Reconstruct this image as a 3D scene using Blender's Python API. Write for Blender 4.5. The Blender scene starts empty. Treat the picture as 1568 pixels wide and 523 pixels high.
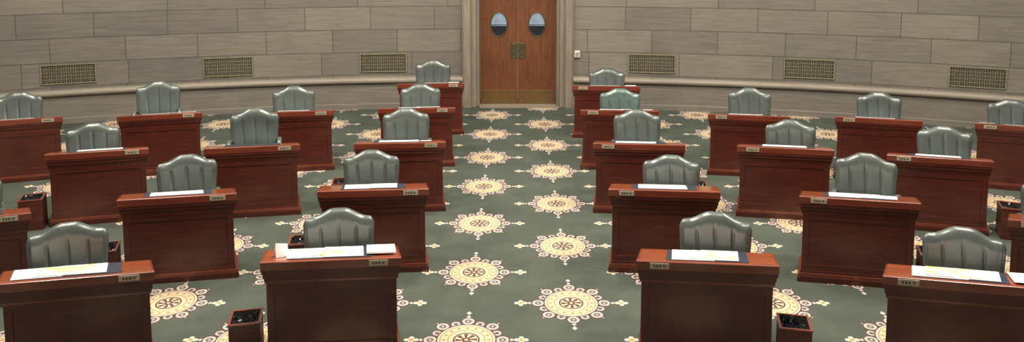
import bpy, bmesh, math, random
from mathutils import Vector, Matrix
random.seed(4)
D=bpy.data; S=bpy.context.scene
col=S.collection
# ---------------------------------------------------------------- node helpers
def new_mat(name):
    m=D.materials.new(name); m.use_nodes=True
    nt=m.node_tree; b=nt.nodes['Principled BSDF']
    return m,nt,b
class V:
    def __init__(s,nt,sock): s.nt=nt; s.k=sock
    def op(s,o,*a):
        n=s.nt.nodes.new('ShaderNodeMath'); n.operation=o
        for i,x in enumerate((s,)+a):
            if isinstance(x,V): s.nt.links.new(x.k,n.inputs[i])
            else: n.inputs[i].default_value=x
        return V(s.nt,n.outputs[0])
    def __add__(s,o): return s.op('ADD',o)
    def __sub__(s,o): return s.op('SUBTRACT',o)
    def __mul__(s,o): return s.op('MULTIPLY',o)
    def __truediv__(s,o): return s.op('DIVIDE',o)
    def lt(s,o): return s.op('LESS_THAN',o)
    def gt(s,o): return s.op('GREATER_THAN',o)
    def abs(s): return s.op('ABSOLUTE')
    def fmod(s,o): return s.op('FLOORED_MODULO',o)
    def wrap(s,P): return (s+P/2).fmod(P)-P/2
def mixc(nt,f,a,b):
    n=nt.nodes.new('ShaderNodeMix'); n.data_type='RGBA'
    for s,x in ((n.inputs[0],f),(n.inputs[6],a),(n.inputs[7],b)):
        if isinstance(x,V): nt.links.new(x.k,s)
        elif hasattr(x,'is_output'): nt.links.new(x,s)
        else: s.default_value=x if not isinstance(x,tuple) else (x+(1,))[:4]
    return n.outputs[2]
def mulc(nt,f,a,b):
    o=mixc(nt,f,a,b); o.node.blend_type='MULTIPLY'; return o
def noise(nt,vec,scale,detail=3,rough=.55,w=None):
    n=nt.nodes.new('ShaderNodeTexNoise')
    if w is not None:
        n.noise_dimensions='4D'; nt.links.new(w,n.inputs['W'])
    n.inputs['Scale'].default_value=scale; n.inputs['Detail'].default_value=detail
    n.inputs['Roughness'].default_value=rough
    nt.links.new(vec,n.inputs['Vector']); return n.outputs['Fac']
def mapping(nt,src,scale):
    n=nt.nodes.new('ShaderNodeMapping'); n.inputs['Scale'].default_value=scale
    nt.links.new(src,n.inputs['Vector']); return n.outputs[0]
def ramp(nt,fac,stops):
    n=nt.nodes.new('ShaderNodeValToRGB'); e=n.color_ramp.elements
    while len(e)<len(stops): e.new(.5)
    for q,(p,c) in zip(e,stops): q.position=p; q.color=tuple(c)+(1,)
    nt.links.new(fac,n.inputs[0]); return n.outputs[0]
def bump(nt,b,h,strength,dist=.01):
    n=nt.nodes.new('ShaderNodeBump'); n.inputs['Strength'].default_value=strength
    n.inputs['Distance'].default_value=dist
    nt.links.new(h,n.inputs['Height']); nt.links.new(n.outputs[0],b.inputs['Normal'])
def rnd(nt):
    o=nt.nodes.new('ShaderNodeObjectInfo').outputs['Random']
    return (V(nt,o)*37.0).k
def simple(name,c,rough=.5,metal=0,var=.15,scale=20):
    m,nt,b=new_mat(name)
    tc=nt.nodes.new('ShaderNodeTexCoord').outputs['Object']
    f=noise(nt,tc,scale)
    lo=tuple(x*(1-var) for x in c); hi=tuple(min(1,x*(1+var)) for x in c)
    nt.links.new(ramp(nt,f,[(.3,lo),(.7,hi)]),b.inputs['Base Color'])
    b.inputs['Roughness'].default_value=rough; b.inputs['Metallic'].default_value=metal
    return m
def wood(name,c1,c2,c3,rough,sc,coat=.3):
    m,nt,b=new_mat(name)
    tc=nt.nodes.new('ShaderNodeTexCoord').outputs['Object']
    f=noise(nt,mapping(nt,tc,sc),3.0,6,.6,rnd(nt))
    g=noise(nt,tc,1.6,2,.5,rnd(nt))
    base=ramp(nt,f,[(.3,c1),(.52,c2),(.75,c3)])
    base=mulc(nt,.5,base,ramp(nt,g,[(.3,(.6,.55,.55)),(.7,(1,1,1))]))
    nt.links.new(base,b.inputs['Base Color'])
    b.inputs['Roughness'].default_value=rough
    b.inputs['Coat Weight'].default_value=coat; b.inputs['Coat Roughness'].default_value=.15
    return m
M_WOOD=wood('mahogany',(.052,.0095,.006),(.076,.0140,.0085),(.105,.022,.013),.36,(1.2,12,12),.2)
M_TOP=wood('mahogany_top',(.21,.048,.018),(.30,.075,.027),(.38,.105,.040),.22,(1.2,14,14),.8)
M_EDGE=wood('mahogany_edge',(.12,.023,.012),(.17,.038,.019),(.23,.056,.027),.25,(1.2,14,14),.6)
M_DOOR=wood('oak_door',(.10,.031,.012),(.14,.046,.017),(.18,.063,.024),.4,(12,12,1.0),.2)
M_KICK=simple('brass_kick',(.14,.078,.029),.4,.3)
M_BRASS=simple('aged_brass',(.42,.27,.10),.35,.8)
M_BRONZE=simple('bronze_plate',(.10,.085,.05),.4,.6)
M_PLATE=simple('name_plate_metal',(.42,.36,.27),.35,.3)
M_INK=simple('ink',(.03,.03,.03),.6)
M_BLOT=simple('blotter_leather',(.018,.024,.04),.4)
M_PAPER=simple('paper',(.84,.85,.84),.7,0,.03)
M_BAG=simple('black_bag',(.012,.012,.014),.22)
M_DARK=simple('dark_void',(.015,.015,.015),.7)
M_METAL=simple('dark_metal',(.05,.05,.05),.35,.7)
M_GLASSU=simple('pane_sky_painted',(.20,.27,.36),.12,0,.25,6)  # bluish reflection of the upper pane, painted as flat colour
M_GLASSD=simple('pane_dark_painted',(.012,.014,.02),.1)  # dark reflection of the lower pane, painted likewise
M_GRILLE=simple('grille_bronze',(.19,.165,.105),.5,.1)
M_WHITEBOX=simple('switch_plastic',(.6,.6,.56),.5)
# printed paper
M_PRINT,nt,b=new_mat('printed_paper')
tc=nt.nodes.new('ShaderNodeTexCoord').outputs['Object']
f=noise(nt,tc,9,3,.6,rnd(nt)); g=noise(nt,tc,3.5,1,.5,rnd(nt))
c=ramp(nt,f,[(.0,(.84,.84,.82)),(.46,(.84,.84,.82)),(.50,(.80,.60,.26)),(.56,(.74,.36,.16))])
c=mixc(nt,V(nt,g).gt(.56),c,(.85,.85,.83))
nt.links.new(c,b.inputs['Base Color']); b.inputs['Roughness'].default_value=.6
# leather
def leather(name,c):
    m,nt,b=new_mat(name)
    tc=nt.nodes.new('ShaderNodeTexCoord').outputs['Object']
    f=noise(nt,tc,4,4,.6,rnd(nt))
    nt.links.new(ramp(nt,f,[(.3,tuple(x*.8 for x in c)),(.7,tuple(x*1.2 for x in c))]),b.inputs['Base Color'])
    b.inputs['Roughness'].default_value=.33
    b.inputs['Specular IOR Level'].default_value=.9
    h=noise(nt,mapping(nt,tc,(1.6,1,.6)),9,3,.5,rnd(nt)); bump(nt,b,h,.25,.012)
    return m
M_LEATH=leather('leather_gray_green',(.055,.069,.063))
M_LEATH2=leather('leather_teal',(.047,.080,.069))
# stone
def stone(name,bricks,tint=(1,1,1),c0=(.176,.158,.134)):
    m,nt,b=new_mat(name)
    uv=nt.nodes.new('ShaderNodeUVMap').outputs[0]
    streak=noise(nt,mapping(nt,uv,(.9,11,1)),2.2,6,.65)
    streak2=noise(nt,mapping(nt,uv,(.7,34,1)),2.0,4,.6)
    cloud=noise(nt,uv,.8,3,.5)
    c=tuple(x*t for x,t in zip(c0,tint))
    if bricks:
        n=nt.nodes.new('ShaderNodeTexBrick'); nt.links.new(uv,n.inputs['Vector'])
        n.offset=.41; n.offset_frequency=2; n.squash=1.4; n.squash_frequency=3
        n.inputs['Scale'].default_value=1; n.inputs['Brick Width'].default_value=1.15
        n.inputs['Row Height'].default_value=.413; n.inputs['Mortar Size'].default_value=.007
        n.inputs['Mortar Smooth'].default_value=.1; n.inputs['Bias'].default_value=-.1
        n.inputs['Color1'].default_value=(c[0]*1.08,c[1]*1.08,c[2]*1.06,1)
        n.inputs['Color2'].default_value=(c[0]*.80,c[1]*.80,c[2]*.84,1)
        n.inputs['Mortar'].default_value=(c[0]*.42,c[1]*.42,c[2]*.42,1)
        base=n.outputs['Color']
    else: base=c
    o=mulc(nt,.65,base,ramp(nt,streak,[(.30,(.68,.66,.68)),(.5,(.95,.94,.93)),(.7,(1.2,1.17,1.13))]))
    o=mulc(nt,.55,o,ramp(nt,streak2,[(.35,(.78,.78,.79)),(.65,(1.1,1.1,1.1))]))
    o=mulc(nt,.6,o,ramp(nt,cloud,[(.3,(.82,.80,.83)),(.7,(1.1,1.1,1.06))]))
    nt.links.new(o,b.inputs['Base Color']); b.inputs['Roughness'].default_value=.6
    return m
M_WALL=stone('travertine_blocks',True)
M_DADO=stone('travertine_dado',False,(.95,.95,.97))
M_LEDGE=stone('travertine_ledge',False,(1.4,1.38,1.32))
M_JAMB=stone('travertine_jamb',False,(1.2,1.12,1.02))
# carpet
M_CARPET,nt,b=new_mat('carpet_medallions')
geo=nt.nodes.new('ShaderNodeNewGeometry').outputs['Position']
sp=nt.nodes.new('ShaderNodeSeparateXYZ'); nt.links.new(geo,sp.inputs[0])
x=V(nt,sp.outputs[0]); y=V(nt,sp.outputs[1])
PX,PY,x0,y0=1.8,1.235,-.395,6.08
def cell(xx,yy):
    dx=(x-xx).wrap(PX); dy=(y-yy).wrap(PY)
    return dx,dy,(dx*dx+dy*dy)
ax,ay,ar=cell(x0,y0); bx,by,br=cell(x0+.9,y0+PY/2)
sel=ar.lt(br)
dx=bx+(ax-bx)*sel; dy=by+(ay-by)*sel
r=(dx*dx+dy*dy).op('SQRT'); th=dy.op('ARCTAN2',dx)
green=(.059,.069,.056); cream=(.47,.385,.26); gold=(.31,.19,.09); maroon=(.09,.04,.042); lav=(.24,.18,.205); white=(.46,.42,.35)
fib=noise(nt,geo,2.2,4,.6); fib2=noise(nt,geo,220,2,.6)
gc=ramp(nt,fib,[(.3,tuple(v*.84 for v in green)),(.7,tuple(v*1.18 for v in green))])
cc=gc
def sector(n,off=0.):
    ph=(th+off).wrap(2*math.pi/n)
    return r*ph.op('COSINE'), r*ph.op('SINE')
def circ(n,off,R):
    a,c_=sector(n,off); a=a-R
    return (a*a+c_*c_).op('SQRT')
d8=circ(8,0,.296); d8b=circ(8,math.pi/8,.268)
a8,c8=sector(8,0.); tip=(a8-.349).abs()*.55+c8.abs()
a4,c4=sector(4,0.); tip4=(a4-.368).abs()*.6+c4.abs()
layers=[(tip.lt(.024),maroon),(tip.lt(.015),white),
        (tip4.lt(.022),lav),(tip4.lt(.015),white),
        (d8b.lt(.046),maroon),(d8b.lt(.037),white),(d8b.lt(.026),lav),(d8b.lt(.015),gc),
        (d8.lt(.063),maroon),(d8.lt(.051),white),(d8.lt(.036),lav),(d8.lt(.024),gc),(d8.lt(.012),cream),
        (r.lt(.248),maroon),(r.lt(.237),white),(r.lt(.222),gold),(r.lt(.210),cream)]
for m_,c_ in layers: cc=mixc(nt,m_,cc,c_)
d16=circ(16,0,.184); cc=mixc(nt,d16.lt(.015),cc,gold)
cc=mixc(nt,r.lt(.155),cc,gold); cc=mixc(nt,r.lt(.145),cc,cream)
cc=mixc(nt,r.lt(.110),cc,maroon); cc=mixc(nt,r.lt(.096),cc,cream)
spoke=((th*8.0+r*14.0).op('SINE')).gt(-.05)
cc=mixc(nt,spoke*r.lt(.09)*r.gt(.03),cc,maroon)
cc=mixc(nt,r.lt(.034),cc,maroon); cc=mixc(nt,r.lt(.016),cc,cream)
# quatrefoil ornaments between medallions
ex=(dx.abs()-.45); ey=dy
e4=((ex.abs()-.038)*(ex.abs()-.038)+ey*ey).op('SQRT')
e5=((ey.abs()-.032)*(ey.abs()-.032)+ex*ex).op('SQRT')
cr=(ex*ex+ey*ey).op('SQRT')
cc=mixc(nt,e4.lt(.022),cc,white); cc=mixc(nt,e5.lt(.021),cc,white); cc=mixc(nt,cr.lt(.030),cc,cream)
cc=mixc(nt,cr.lt(.017),cc,gold)
fy=(dy.abs()-.435); fd=dx.abs()*1.1+fy.abs()*.8
cc=mixc(nt,fd.lt(.025),cc,white)
cc=mulc(nt,.5,cc,ramp(nt,fib2,[(.3,(.5,.5,.5)),(.7,(1.2,1.2,1.2))]))
nt.links.new(cc,b.inputs['Base Color']); b.inputs['Roughness'].default_value=.95
b.inputs['Specular IOR Level'].default_value=.1
bump(nt,b,fib2,.3,.004)

# ---------------------------------------------------------------- mesh helpers
class MB:
    def __init__(s): s.bm=bmesh.new(); s.mats=[]
    def mi(s,m):
        if m not in s.mats: s.mats.append(m)
        return s.mats.index(m)
    def box(s,x0,x1,y0,y1,z0,z1,mat,mtx=None):
        vs=[Vector((x,y,z)) for x in (x0,x1) for y in (y0,y1) for z in (z0,z1)]
        if mtx: vs=[mtx@v for v in vs]
        v=[s.bm.verts.new(p) for p in vs]; k=s.mi(mat)
        for f in ((0,1,3,2),(4,6,7,5),(0,4,5,1),(2,3,7,6),(0,2,6,4),(1,5,7,3)):
            s.bm.faces.new([v[i] for i in f]).material_index=k
    def prism(s,prof,x0,x1,mat):   # prof in (y,z), extruded in x
        a=[s.bm.verts.new((x0,p[0],p[1])) for p in prof]; b_=[s.bm.verts.new((x1,p[0],p[1])) for p in prof]
        k=s.mi(mat); n=len(prof)
        s.bm.faces.new(a).material_index=k; s.bm.faces.new(b_[::-1]).material_index=k
        for i in range(n): s.bm.faces.new((a[i],b_[i],b_[(i+1)%n],a[(i+1)%n])).material_index=k
    def cyl(s,p0,p1,r0,r1,mat,n=12,smooth=True):
        p0=Vector(p0);p1=Vector(p1);q=(p1-p0).to_track_quat('Z','Y').to_matrix()
        k=s.mi(mat);A=[];B=[]
        for i in range(n):
            a=2*math.pi*i/n; d=q@Vector((math.cos(a),math.sin(a),0))
            A.append(s.bm.verts.new(p0+d*r0)); B.append(s.bm.verts.new(p1+d*r1))
        s.bm.faces.new(A[::-1]).material_index=k; s.bm.faces.new(B).material_index=k
        for i in range(n):
            f=s.bm.faces.new((A[i],A[(i+1)%n],B[(i+1)%n],B[i])); f.material_index=k; f.smooth=smooth
    def loft(s,rings,mat,cap=True):
        k=s.mi(mat); R=[[s.bm.verts.new(p) for p in ring] for ring in rings]; n=len(R[0])
        for a,b_ in zip(R,R[1:]):
            for i in range(n):
                f=s.bm.faces.new((a[i],a[(i+1)%n],b_[(i+1)%n],b_[i])); f.material_index=k; f.smooth=True
        if cap:
            for q in (R[0][::-1],R[-1]):
                f=s.bm.faces.new(q); f.material_index=k; f.smooth=True
    def shear(s,t):
        for v in s.bm.verts: v.co.x+=t*v.co.y
    def mesh(s,name):
        bmesh.ops.recalc_face_normals(s.bm,faces=s.bm.faces)
        me=D.meshes.new(name); s.bm.to_mesh(me); s.bm.free()
        for m in s.mats: me.materials.append(m)
        return me
def obj(name,me,loc=(0,0,0),rz=0,parent=None,bev=0):
    o=D.objects.new(name,me); o.location=loc; o.rotation_euler=(0,0,rz); col.objects.link(o)
    if parent: o.parent=parent
    if bev:
        m=o.modifiers.new('bevel','BEVEL'); m.width=bev; m.segments=2; m.limit_method='ANGLE'; m.angle_limit=.6
        m.harden_normals=False
    return o
# ---------------------------------------------------------------- desk
HF,HR,DP=.83,.725,.48
def slope_z(y): return HF-(HF-HR)*(y-.03)/(DP-.03)
def desk_mesh(sgn,sh):
    b=MB()
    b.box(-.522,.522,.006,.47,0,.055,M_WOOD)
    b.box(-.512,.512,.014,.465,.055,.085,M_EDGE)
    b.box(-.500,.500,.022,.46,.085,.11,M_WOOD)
    b.box(-.490,.490,.034,.058,.11,.70,M_WOOD)       # front board
    for a in (-1,1):                                   # side boards
        xa,xb=sorted((a*.492,a*.465)); b.box(xa,xb,.034,.455,.11,.685,M_WOOD)
        xa,xb=sorted((a*.488,a*.435)); b.box(xa,xb,.028,.036,.11,.66,M_WOOD)  # stiles
        xa,xb=sorted((a*.505,a*.48)); b.box(xa,xb,.03,.455,.655,.69,M_EDGE)
    b.box(-.435,.435,.028,.036,.11,.165,M_WOOD)
    b.box(-.435,.435,.028,.036,.60,.66,M_WOOD)
    b.box(-.498,.498,.026,.07,.655,.675,M_EDGE)        # crown steps
    b.box(-.506,.506,.018,.07,.675,.70,M_WOOD)
    b.box(-.514,.514,.010,.07,.70,.735,M_WOOD)
    b.box(-.524,.524,.003,.06,.735,.768,M_WOOD)
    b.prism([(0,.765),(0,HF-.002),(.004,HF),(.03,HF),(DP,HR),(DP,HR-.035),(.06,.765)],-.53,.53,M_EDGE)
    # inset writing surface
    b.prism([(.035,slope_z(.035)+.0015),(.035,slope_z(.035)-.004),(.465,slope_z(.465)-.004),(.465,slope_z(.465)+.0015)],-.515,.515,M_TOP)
    b.box(-.462,.462,.06,.40,.57,.585,M_WOOD)          # under-shelf
    # name plate
    c=sgn*.355
    b.box(c-.072,c+.072,-.005,0.002,.776,.821,M_PLATE)
    for i in range(3): 
        b.box(c-.045+i*.022,c-.033+i*.022,-.0065,-.004,.789,.807,M_INK)
    b.box(c+.028,c+.046,-.0065,-.004,.793,.804,M_INK)
    b.shear(sh)
    return b.mesh('senate_desk')
def P(x,y,n=0.):  # point on sloped desk surface
    t=math.atan2(HF-HR,DP-.03); return Vector((x,y+n*math.sin(t),slope_z(y)+.0016+n*math.cos(t)))
def slopebox(b,x0,x1,y0,y1,n0,n1,mat,rot=0):
    cx,cy=(x0+x1)/2,(y0+y1)/2
    def q(x,y,n):
        dx,dy=x-cx,y-cy; c,s=math.cos(rot),math.sin(rot)
        return P(cx+dx*c-dy*s,cy+dx*s+dy*c,n)
    vs=[b.bm.verts.new(q(x,y,n)) for x in (x0,x1) for y in (y0,y1) for n in (n0,n1)]; k=b.mi(mat)
    for f in ((0,1,3,2),(4,6,7,5),(0,4,5,1),(2,3,7,6),(0,2,6,4),(1,5,7,3)):
        b.bm.faces.new([vs[i] for i in f]).material_index=k
def blotter(sh):
    bb=MB(); slopebox(bb,-.31,.31,.04,.45,.0005,.004,M_BLOT); bb.shear(sh); return bb.mesh('blotter')
def papers(lst,stand,sh):
    b=MB(); n=.0045
    for (a,c,y0,y1,k,rot) in lst:
        h=.003 if k!='s' else .012
        slopebox(b,a,c,y0,y1,n,n+h,M_PRINT if k=='p' else M_PAPER,rot); n+=h+.0005
    if stand is not None:
        xs=stand
        v=[(xs,.10,0),(xs+.09,.16,0),(xs+.085,.17,.10),(xs+.0,.11,.115)]
        k=b.mi(M_PAPER)
        pts=[P(p[0],p[1],.0035)+Vector((0,0,p[2])) for p in v]
        f=[b.bm.verts.new(p) for p in pts]; g=[b.bm.verts.new(p+Vector((.001,.002,0))) for p in pts]
        b.bm.faces.new(f).material_index=k; b.bm.faces.new(g[::-1]).material_index=k
        for i in range(4): b.bm.faces.new((f[i],g[i],g[(i+1)%4],f[(i+1)%4])).material_index=k
        v=[(xs+.0,.11,.115),(xs-.03,.20,0),(xs+.05,.27,0),(xs+.085,.17,.10)]
        pts=[P(p[0],p[1],.0035)+Vector((0,0,p[2])) for p in v]
        f=[b.bm.verts.new(p) for p in pts]; b.bm.faces.new(f).material_index=k
    b.shear(sh)
    return b.mesh('paper_documents')
# ---------------------------------------------------------------- chair
def chair_mesh(M_L):
    b=MB(); ZT=.98
    ns,nt_=72,36
    def ztop(s):
        a=abs(s); t=min(1,max(0,(a-.15)/.58)); sm=t*t*(3-2*t)
        z=ZT-.060*sm-.008*max(0,(a-.6)/.4)
        if a>.88: z-=.048*((a-.88)/.12)**2.2
        return z
    def w(z):
        t=(z-.42)/(ZT-.42); return .245+.040*math.sin(min(1,t*1.15)*math.pi/2)
    zb=.42
    def surf(s,t,side):
        zt=ztop(s); z=zb+(zt-zb)*t
        x=s*w(z)
        yc=-.11*(1-t)**1.3-.055*abs(s)**2.2*(.4+.6*t)+.012
        e=max(0,1-abs(s)**9)**.5*max(0,1-t**14)**.5*max(0,1-(1-t)**14)**.5
        th_=(.048 if side<0 else .035)*e
        if side<0:
            g=0
            for sc_ in (-.50,0,.50): g+=math.exp(-((s-sc_-.02*math.sin(5*t))/.038)**2)
            fade=min(1,max(0,(.90-t)/.22))
            th_-=.015*g*fade*e
            th_+=.016*math.exp(-((t-.30)/.22)**2)*e+.008*math.exp(-((t-.88)/.10)**2)*e
            th_-=.010*math.exp(-((abs(s)-.91)/.018)**2)*e*min(1,(1-t)*12)
            return Vector((x,yc-th_,z))
        return Vector((x,yc+th_,z))
    k=b.mi(M_L)
    F=[[b.bm.verts.new(surf(-1+2*i/ns,j/nt_,-1)) for i in range(ns+1)] for j in range(nt_+1)]
    B=[[F[j][i] if (i in(0,ns) or j in(0,nt_)) else b.bm.verts.new(surf(-1+2*i/ns,j/nt_,1)) for i in range(ns+1)] for j in range(nt_+1)]
    for j in range(nt_):
        for i in range(ns):
            for G in (F,B):
                f=b.bm.faces.new((G[j][i],G[j][i+1],G[j+1][i+1],G[j+1][i])) ; f.material_index=k; f.smooth=True
    # seat cushion
    rings=[]
    for z,e in ((.385,.90),(.40,.98),(.435,1.0),(.465,.98),(.485,.90),(.494,.72)):
        ring=[]
        for i in range(32):
            a=2*math.pi*i/32; c,s_=math.cos(a),math.sin(a)
            q=lambda v:math.copysign(abs(v)**.45,v)
            ring.append(Vector((q(c)*.25*e,-.335+q(s_)*.225*e,z)))
        rings.append(ring)
    b.loft(rings,M_L)
    # arms
    for a in (-1,1):
        path=[(.262,-.06,.60),(.285,-.12,.625),(.292,-.20,.635),(.290,-.27,.63),(.285,-.31,.60),(.275,-.325,.53),(.262,-.32,.42)]
        rings=[]
        for n,(px,py,pz) in enumerate(path):
            p=Vector((px*a,py,pz)); q0=Vector(path[max(0,n-1)]); q1=Vector(path[min(len(path)-1,n+1)])
            t=(q1-q0); t.x*=a; t.normalize(); u=Vector((1,0,0)); v=t.cross(u).normalized()
            rings.append([p+u*.030*math.cos(h)+v*.022*math.sin(h) for h in [2*math.pi*i/12 for i in range(12)]])
        b.loft(rings,M_L)
    # pedestal + five star base + castors
    cy=-.33
    b.cyl((0,cy,.33),(0,cy,.39),.09,.12,M_METAL,16)
    b.cyl((0,cy,.10),(0,cy,.34),.028,.024,M_METAL,14)
    b.cyl((0,cy,.08),(0,cy,.14),.05,.04,M_METAL,14)
    for i in range(5):
        an=2*math.pi*i/5+math.pi/2; c,s_=math.cos(an),math.sin(an)
        b.cyl((0,cy,.12),(c*.24,cy+s_*.24,.075),.026,.016,M_METAL,10)
        b.cyl((c*.24-s_*.018,cy+s_*.24+c*.018,.027),(c*.24+s_*.018,cy+s_*.24-c*.018,.027),.027,.027,M_DARK,14)
    return b.mesh('office_chair')
CH=chair_mesh(M_LEATH); CH2=chair_mesh(M_LEATH2)
# ---------------------------------------------------------------- bin
def bin_mesh(seed):
    rg=random.Random(seed); b=MB(); h=.335; w=.115; t=.013
    b.box(-w,w,-w,-w+t,.0,h,M_WOOD); b.box(-w,w,w-t,w,.0,h,M_WOOD)
    b.box(-w,-w+t,-w+t,w-t,.0,h,M_WOOD); b.box(w-t,w,-w+t,w-t,.0,h,M_WOOD)
    b.box(-w+t,w-t,-w+t,w-t,.0,.02,M_WOOD)
    for (a,c,d,e) in ((-w-.005,w+.005,-w-.005,-w+t),(-w-.005,w+.005,w-t,w+.005),(-w-.005,-w+t,-w+t,w-t),(w-t,w+.005,-w+t,w-t)):
        b.box(a,c,d,e,h,h+.012,M_EDGE)
    n=14; k=b.mi(M_BAG); q=w-t-.002
    G=[[b.bm.verts.new((-q+2*q*i/n,-q+2*q*j/n,(h-.03+rg.uniform(-.02,.03)) if 0<i<n and 0<j<n else h+.002+rg.uniform(-.004,.008))) for i in range(n+1)] for j in range(n+1)]
    for j in range(n):
        for i in range(n):
            b.bm.faces.new((G[j][i],G[j][i+1],G[j+1][i+1],G[j+1][i])).material_index=k
    return b.mesh('wooden_waste_bin')
BINS=[bin_mesh(i) for i in range(3)]
# ---------------------------------------------------------------- layout
def ang(x,y): return -math.atan2(x,y+10.5)
desks=[ # x, y, papers, standing
 (-1.396,5.73,[(-.345,-.02,.06,.44,'w',.03),(-.06,.25,.05,.45,'w',-.02),(-.22,.08,.10,.34,'p',.1),(.275,.50,.08,.40,'s',-.03)],-.42),
 (-1.354,7.28,[(-.28,-.0,.07,.43,'w',.02),(-.03,.23,.06,.43,'w',-.02)],None),
 (-1.329,8.876,[(-.25,.22,.08,.40,'w',.02),(.24,.36,.06,.20,'p',.1)],None),
 (-1.35,10.56,[(-.25,.05,.08,.42,'w',.02),(.0,.33,.1,.42,'w',-.04)],None),
 (-1.327,12.2,[(-.1,.25,.08,.42,'w',.02),(.28,.44,.2,.42,'s',.1)],None),
 (-3.17,5.43,[(-.44,-.10,.05,.44,'w',.03),(-.12,.21,.06,.43,'w',-.03),(-.30,.14,.07,.40,'p',.05)],None),
 (-3.151,7.10,[(-.25,.23,.08,.38,'w',.01)],None),
 (-2.996,8.73,[],None),
 (-2.98,10.37,[(-.22,.20,.12,.42,'w',.02)],None),
 (-4.78,6.55,[(-.2,.24,.08,.40,'w',.02)],None),
 (-4.663,8.54,[(-.21,.26,.08,.40,'w',-.02)],None),
 (-4.72,10.22,[(-.23,.10,.08,.42,'w',.02),(.1,.46,.10,.42,'w',-.03)],None),
 (-6.45,9.94,[(-.30,.20,.10,.42,'w',.02)],-.4),
 (1.451,5.67,[(-.27,.05,.05,.44,'w',.02),(-.05,.24,.06,.44,'w',-.03),(-.12,.22,.07,.40,'p',-.05)],None),
 (1.429,7.265,[(-.25,.22,.07,.42,'w',.02)],None),
 (1.434,8.82,[(-.27,.20,.08,.40,'w',-.02)],None),
 (1.422,10.43,[(-.27,.05,.08,.42,'w',.02),(.02,.46,.15,.42,'w',-.03)],None),
 (1.424,12.0,[(-.25,.2,.08,.42,'w',.02),(.3,.46,.2,.42,'s',.1)],None),
 (3.196,5.36,[(-.34,.04,.05,.44,'w',.02),(-.05,.26,.06,.44,'w',-.03),(-.25,.12,.08,.42,'p',-.03),(.33,.52,.05,.42,'w',.05)],None),
 (3.187,7.02,[(-.27,.20,.07,.42,'w',.02),(.02,.34,.06,.34,'w',-.06)],None),
 (3.068,8.67,[(-.25,.24,.08,.42,'w',-.02)],None),
 (3.10,10.16,[(-.26,.18,.10,.42,'w',.02)],None),
 (4.77,6.40,[(-.25,.20,.08,.42,'w',.02)],None),
 (4.619,8.298,[(-.24,.22,.08,.42,'w',-.02)],None),
 (4.732,9.987,[(-.28,.20,.10,.42,'w',.02)],None),
 (6.36,9.60,[(-.2,.26,.08,.42,'w',.02),(-.48,-.30,.02,.12,'w',0)],None),
]
for (x_,y_,pl,st) in desks:
    a=ang(x_,y_); s=1 if x_<0 else -1
    # sides of the desks follow the radial aisles (slightly skewed plan)
    sh=math.tan(.95*math.atan2(x_,y_+.2)+a)
    d=obj('senator_desk',desk_mesh(s,sh),(x_,y_,0),a,bev=.0035)
    obj('desk_blotter',blotter(sh),(0,0,0),0,parent=d)
    if pl or st is not None:
        obj('paper_documents',papers(pl,st,sh),(x_,y_,0),a)
chairs=[(-1.487,6.42,0),(-1.518,8.11,0),(-1.37,9.69,1),(-1.38,11.3,.6),(-1.37,13.0,1.3),
 (-3.60,6.10,0),(-3.40,7.92,.1),(-3.28,9.69,1),(-3.16,11.02,1),(-5.07,9.22,0),(-5.13,11.10,1.7),(-6.85,10.63,1),(-5.25,7.30,0),
 (1.678,6.33,0),(1.626,7.93,0),(1.53,9.62,1),(1.524,11.17,0),(1.517,12.73,0),
 (3.56,6.0,0),(3.57,7.76,1),(3.365,9.37,0),(3.32,10.89,1),(5.08,9.07,0),(5.16,10.91,0),(6.76,10.46,0),(5.1,7.15,0)]
for n,(x_,y_,k) in enumerate(chairs):
    o=obj('leather_swivel_chair',CH2 if n==16 else CH,(x_,y_,0),-.7*math.atan2(x_,y_)+random.uniform(-.05,.05))
    o.scale=(1.03,1,1+.0714*k)
for i,(x_,y_) in enumerate([(-2.085,5.80),(2.14,5.72),(-5.36,8.44),(-3.86,7.10),(-2.05,7.28),(-2.03,8.98),(3.88,7.0),(5.36,8.18),(2.12,8.88),(2.11,7.4)]):
    obj('wooden_waste_bin',BINS[i%3],(x_,y_,0),-.6*math.atan2(x_,y_))
# ---------------------------------------------------------------- room
CX,CY,R=-.4,-8.95,23.06
fm=MB(); fm.box(-14,14,-3,14.75,-.1,0,M_CARPET); obj('floor',fm.mesh('floor'))
XL,XR=-.95,1.07
def arc(name,prof,mats,sides=((XL,-1),(XR,1)),close=True):
    """prof: list of (inward offset, z); swept along the wall arc on both sides of the doorway"""
    bm=bmesh.new(); uvl=bm.loops.layers.uv.new('UVMap')
    used=[]
    for X0,sg in sides:
        a0=math.asin((X0-CX)/R); a1=sg*math.radians(36); N=70
        grid=[]
        for i in range(N+1):
            a=a0+(a1-a0)*i/N
            grid.append([bm.verts.new((CX+(R-o)*math.sin(a),CY+(R-o)*math.cos(a),z)) for o,z in prof])
        n=len(prof)
        for i in range(N):
            for j in range(n if close else n-1):
                j2=(j+1)%n
                f=bm.faces.new((grid[i][j],grid[i+1][j],grid[i+1][j2],grid[i][j2]))
                m=mats[min(j,len(mats)-1)]
                if m not in used: used.append(m)
                f.material_index=used.index(m)
                aa=[a0+(a1-a0)*q/N for q in (i,i+1,i+1,i)]
                zz=[prof[q] for q in (j,j,j2,j2)]
                for l,q,zq in zip(f.loops,aa,zz): l[uvl].uv=(q*R+20.13,zq[1]-zq[0]*.7+.213+.413*4)
        if close:
            bm.faces.new(grid[0]); bm.faces.new(grid[-1][::-1])
    bmesh.ops.recalc_face_normals(bm,faces=bm.faces)
    me=D.meshes.new(name); bm.to_mesh(me); bm.free()
    for m in used: me.materials.append(m)
    return obj(name,me)
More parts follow.
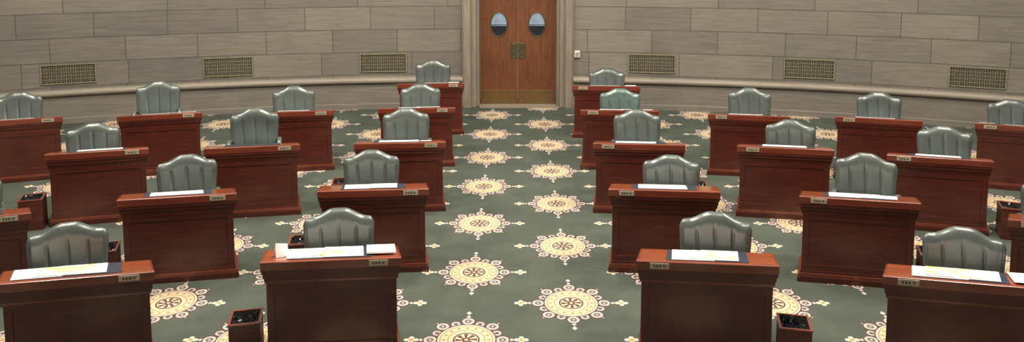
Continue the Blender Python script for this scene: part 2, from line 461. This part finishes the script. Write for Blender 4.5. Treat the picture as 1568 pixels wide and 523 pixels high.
arc('wall_back',[(0,0),(0,5.2),(-.3,5.2),(-.3,0)],[M_WALL])
arc('baseboard_back',[(.002,0),(.002,.46),(.055,.455),(.06,.44),(.06,.10),(.075,.09),(.075,0)],[M_DADO])
arc('trim_1',[(.002,.462),(.002,.57),(.06,.565),(.10,.555),(.118,.535),(.12,.51),(.11,.487),(.085,.475),(.075,.462)],[M_LEDGE])
# door surround
def uvbox(me):
    uvl=me.uv_layers.new(name='UVMap')
    for p in me.polygons:
        for li in p.loop_indices:
            c=me.vertices[me.loops[li].vertex_index].co; n=p.normal
            uvl.data[li].uv=(c.z*1.0,(c.x if abs(n.y)>.5 else c.y)*.6) if abs(n.z)<.5 else (c.x,c.y)
b=MB()
DX0,DX1=-.645,.765; YF=13.98
for a,c,s in ((XL,DX0,1),(XR,DX1,-1)):
    def bx(u,v,y,z0=0,z1=2.62):
        xa,xb=sorted((a+s*u,a+s*v)); b.box(xa,xb,y,14.5,z0,z1,M_JAMB)
    bx(0,.03,YF+.03); bx(.03,.15,YF); bx(.15,.17,YF+.04); bx(.17,.25,YF+.07); bx(.25,abs(c-a),YF+.16)
b.box(XL,XR,YF,14.5,2.62,2.9,M_JAMB); b.box(DX0,DX1,YF+.16,14.5,2.42,2.62,M_JAMB)
b.box(XL,XR,14.1,14.5,2.9,5.2,M_WALL)
b.box(DX0,DX1,YF+.02,14.5,.0,.012,M_JAMB)
me=b.mesh('door_frame'); uvbox(me); obj('door_frame',me,bev=.006)
# doors
def door(xc,sg,idx):
    b=MB(); h=.345
    Y=14.30; root=D.objects.new('door_%d'%idx,None); root.location=(xc,Y,0); col.objects.link(root)
    b.box(-h,h,0,.05,.015,2.40,M_DOOR)
    b.box(-h+.02,h-.02,-.006,0,.015,.27,M_KICK)
    obj('leaf',b.mesh('leaf'),parent=root,bev=.003)
    b=MB()
    for z in [ .33+.1*i for i in range(20)]:
        for xx in (-.29,-.24,.24,.29):
            if abs(z-1.515)<.24 and abs(xx)<.2: continue
            b.cyl((xx,0,z),(xx,-.008,z),.008,.004,M_BRASS,8)
    for z in (.33,.36,.62,.78,1.22,2.0):
        for i in range(9):
            xx=-.2+.05*i
            b.cyl((xx,0,z),(xx,-.008,z),.008,.004,M_BRASS,8)
    obj('studs',b.mesh('studs'),parent=root)
    b=MB(); xa,xb=(h-.135,h-.004) if sg>0 else (-h+.004,-h+.135)
    b.box(xa,xb,-.008,0,.86,1.15,M_BRONZE)
    for z in (.88,1.0,1.13): b.cyl(((xa+xb)/2,-.006,z),((xa+xb)/2,-.018,z),.014,.01,M_BRASS,10)
    obj('push_plate',b.mesh('push_plate'),parent=root,bev=.002)
    # oval window
    b=MB(); A,Bz,zc=.152,.222,1.515; N=48
    for up,mat in ((1,M_GLASSU),(-1,M_GLASSD)):  # bright and dark seen in the glass, painted as two opaque halves
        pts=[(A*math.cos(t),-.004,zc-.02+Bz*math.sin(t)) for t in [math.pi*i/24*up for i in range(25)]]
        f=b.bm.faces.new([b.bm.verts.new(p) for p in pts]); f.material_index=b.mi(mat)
    rings=[]
    for i in range(N+1):
        t=2*math.pi*i/N; c,s_=math.cos(t),math.sin(t)
        rings.append([Vector(((A+.010*math.cos(q))*c,-.004-.010*math.sin(q),zc-.02+(Bz+.010*math.cos(q))*s_)) for q in [2*math.pi*j/8 for j in range(8)]])
    b.loft(rings,M_BRONZE,cap=False)
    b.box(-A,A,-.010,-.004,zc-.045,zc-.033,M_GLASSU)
    obj('window_1',b.mesh('oval_window'),parent=root)
xc=(DX0+DX1)/2
door(xc-.3485,1,1); door(xc+.3485,-1,2)
# vents
def vent(X,w=.84,h=.34,z=.665):
    a=math.asin((X-CX)/R)
    b=MB(); b.box(-w/2,w/2,-.006,-.001,0,h,M_DARK)
    fr=.022
    b.box(-w/2,w/2,-.022,-.001,0,fr,M_GRILLE); b.box(-w/2,w/2,-.022,-.001,h-fr,h,M_GRILLE)
    b.box(-w/2,-w/2+fr,-.022,-.001,fr,h-fr,M_GRILLE); b.box(w/2-fr,w/2,-.022,-.001,fr,h-fr,M_GRILLE)
    nx,nz=11,5; cw=(w-2*fr)/nx; ch=(h-2*fr)/nz
    for i in range(1,nx): xx=-w/2+fr+cw*i; b.box(xx-.006,xx+.006,-.014,-.006,fr,h-fr,M_GRILLE)
    for j in range(1,nz): zz=fr+ch*j; b.box(-w/2+fr,w/2-fr,-.0135,-.006,zz-.006,zz+.006,M_GRILLE)
    for i in range(nx):
        for j in range(nz):
            cx_=-w/2+fr+cw*(i+.5); cz=fr+ch*(j+.5)
            b.cyl((cx_,-.006,cz),(cx_,-.0125,cz),.016,.016,M_GRILLE,8)
            b.cyl((cx_,-.0125,cz),(cx_,-.0135,cz),.008,.008,M_DARK,6)
    obj('vent_grille',b.mesh('vent_grille'),(CX+R*math.sin(a),CY+R*math.cos(a),z),-a)
for X in (-2.38,-5.05,-7.5,2.47,5.12,7.6): vent(X)
b=MB(); b.box(-.05,.05,-.04,0,0,.12,M_WHITEBOX); b.box(-.035,.035,-.048,-.04,.02,.10,M_PLATE); b.box(-.006,.006,-.012,0,-.36,0,M_JAMB)
obj('wall_thermostat',b.mesh('wall_thermostat'),(1.135,14.055,.93),-.06,bev=.004)
# ---------------------------------------------------------------- light
def area(loc,size,power,color=(1,.91,.77)):
    l=D.lights.new('ceiling_light','AREA'); l.energy=power; l.shape='RECTANGLE'; l.size=size[0]; l.size_y=size[1]; l.color=color
    o=D.objects.new('ceiling_light',l); o.location=loc; col.objects.link(o); return o
for X,k in ((-5.5,.85),(0,1.1),(5.5,.85)):
    area((X,6.0,7.5),(1.0,1.0),620*k)
    area((X,9.8,7.5),(1.0,1.0),480*k)
W=D.worlds.new('world'); S.world=W; W.use_nodes=True
W.node_tree.nodes['Background'].inputs[0].default_value=(1,.97,.90,1)
W.node_tree.nodes['Background'].inputs[1].default_value=.23
# ---------------------------------------------------------------- camera
c=D.cameras.new('camera'); c.sensor_width=36; c.lens=27.55; c.shift_y=-.1668; c.shift_x=-.0026
o=D.objects.new('camera',c); o.location=(0,0,3.4); o.rotation_euler=(math.radians(90-5.8),0,0); col.objects.link(o); S.camera=o
S.view_settings.view_transform='Standard'
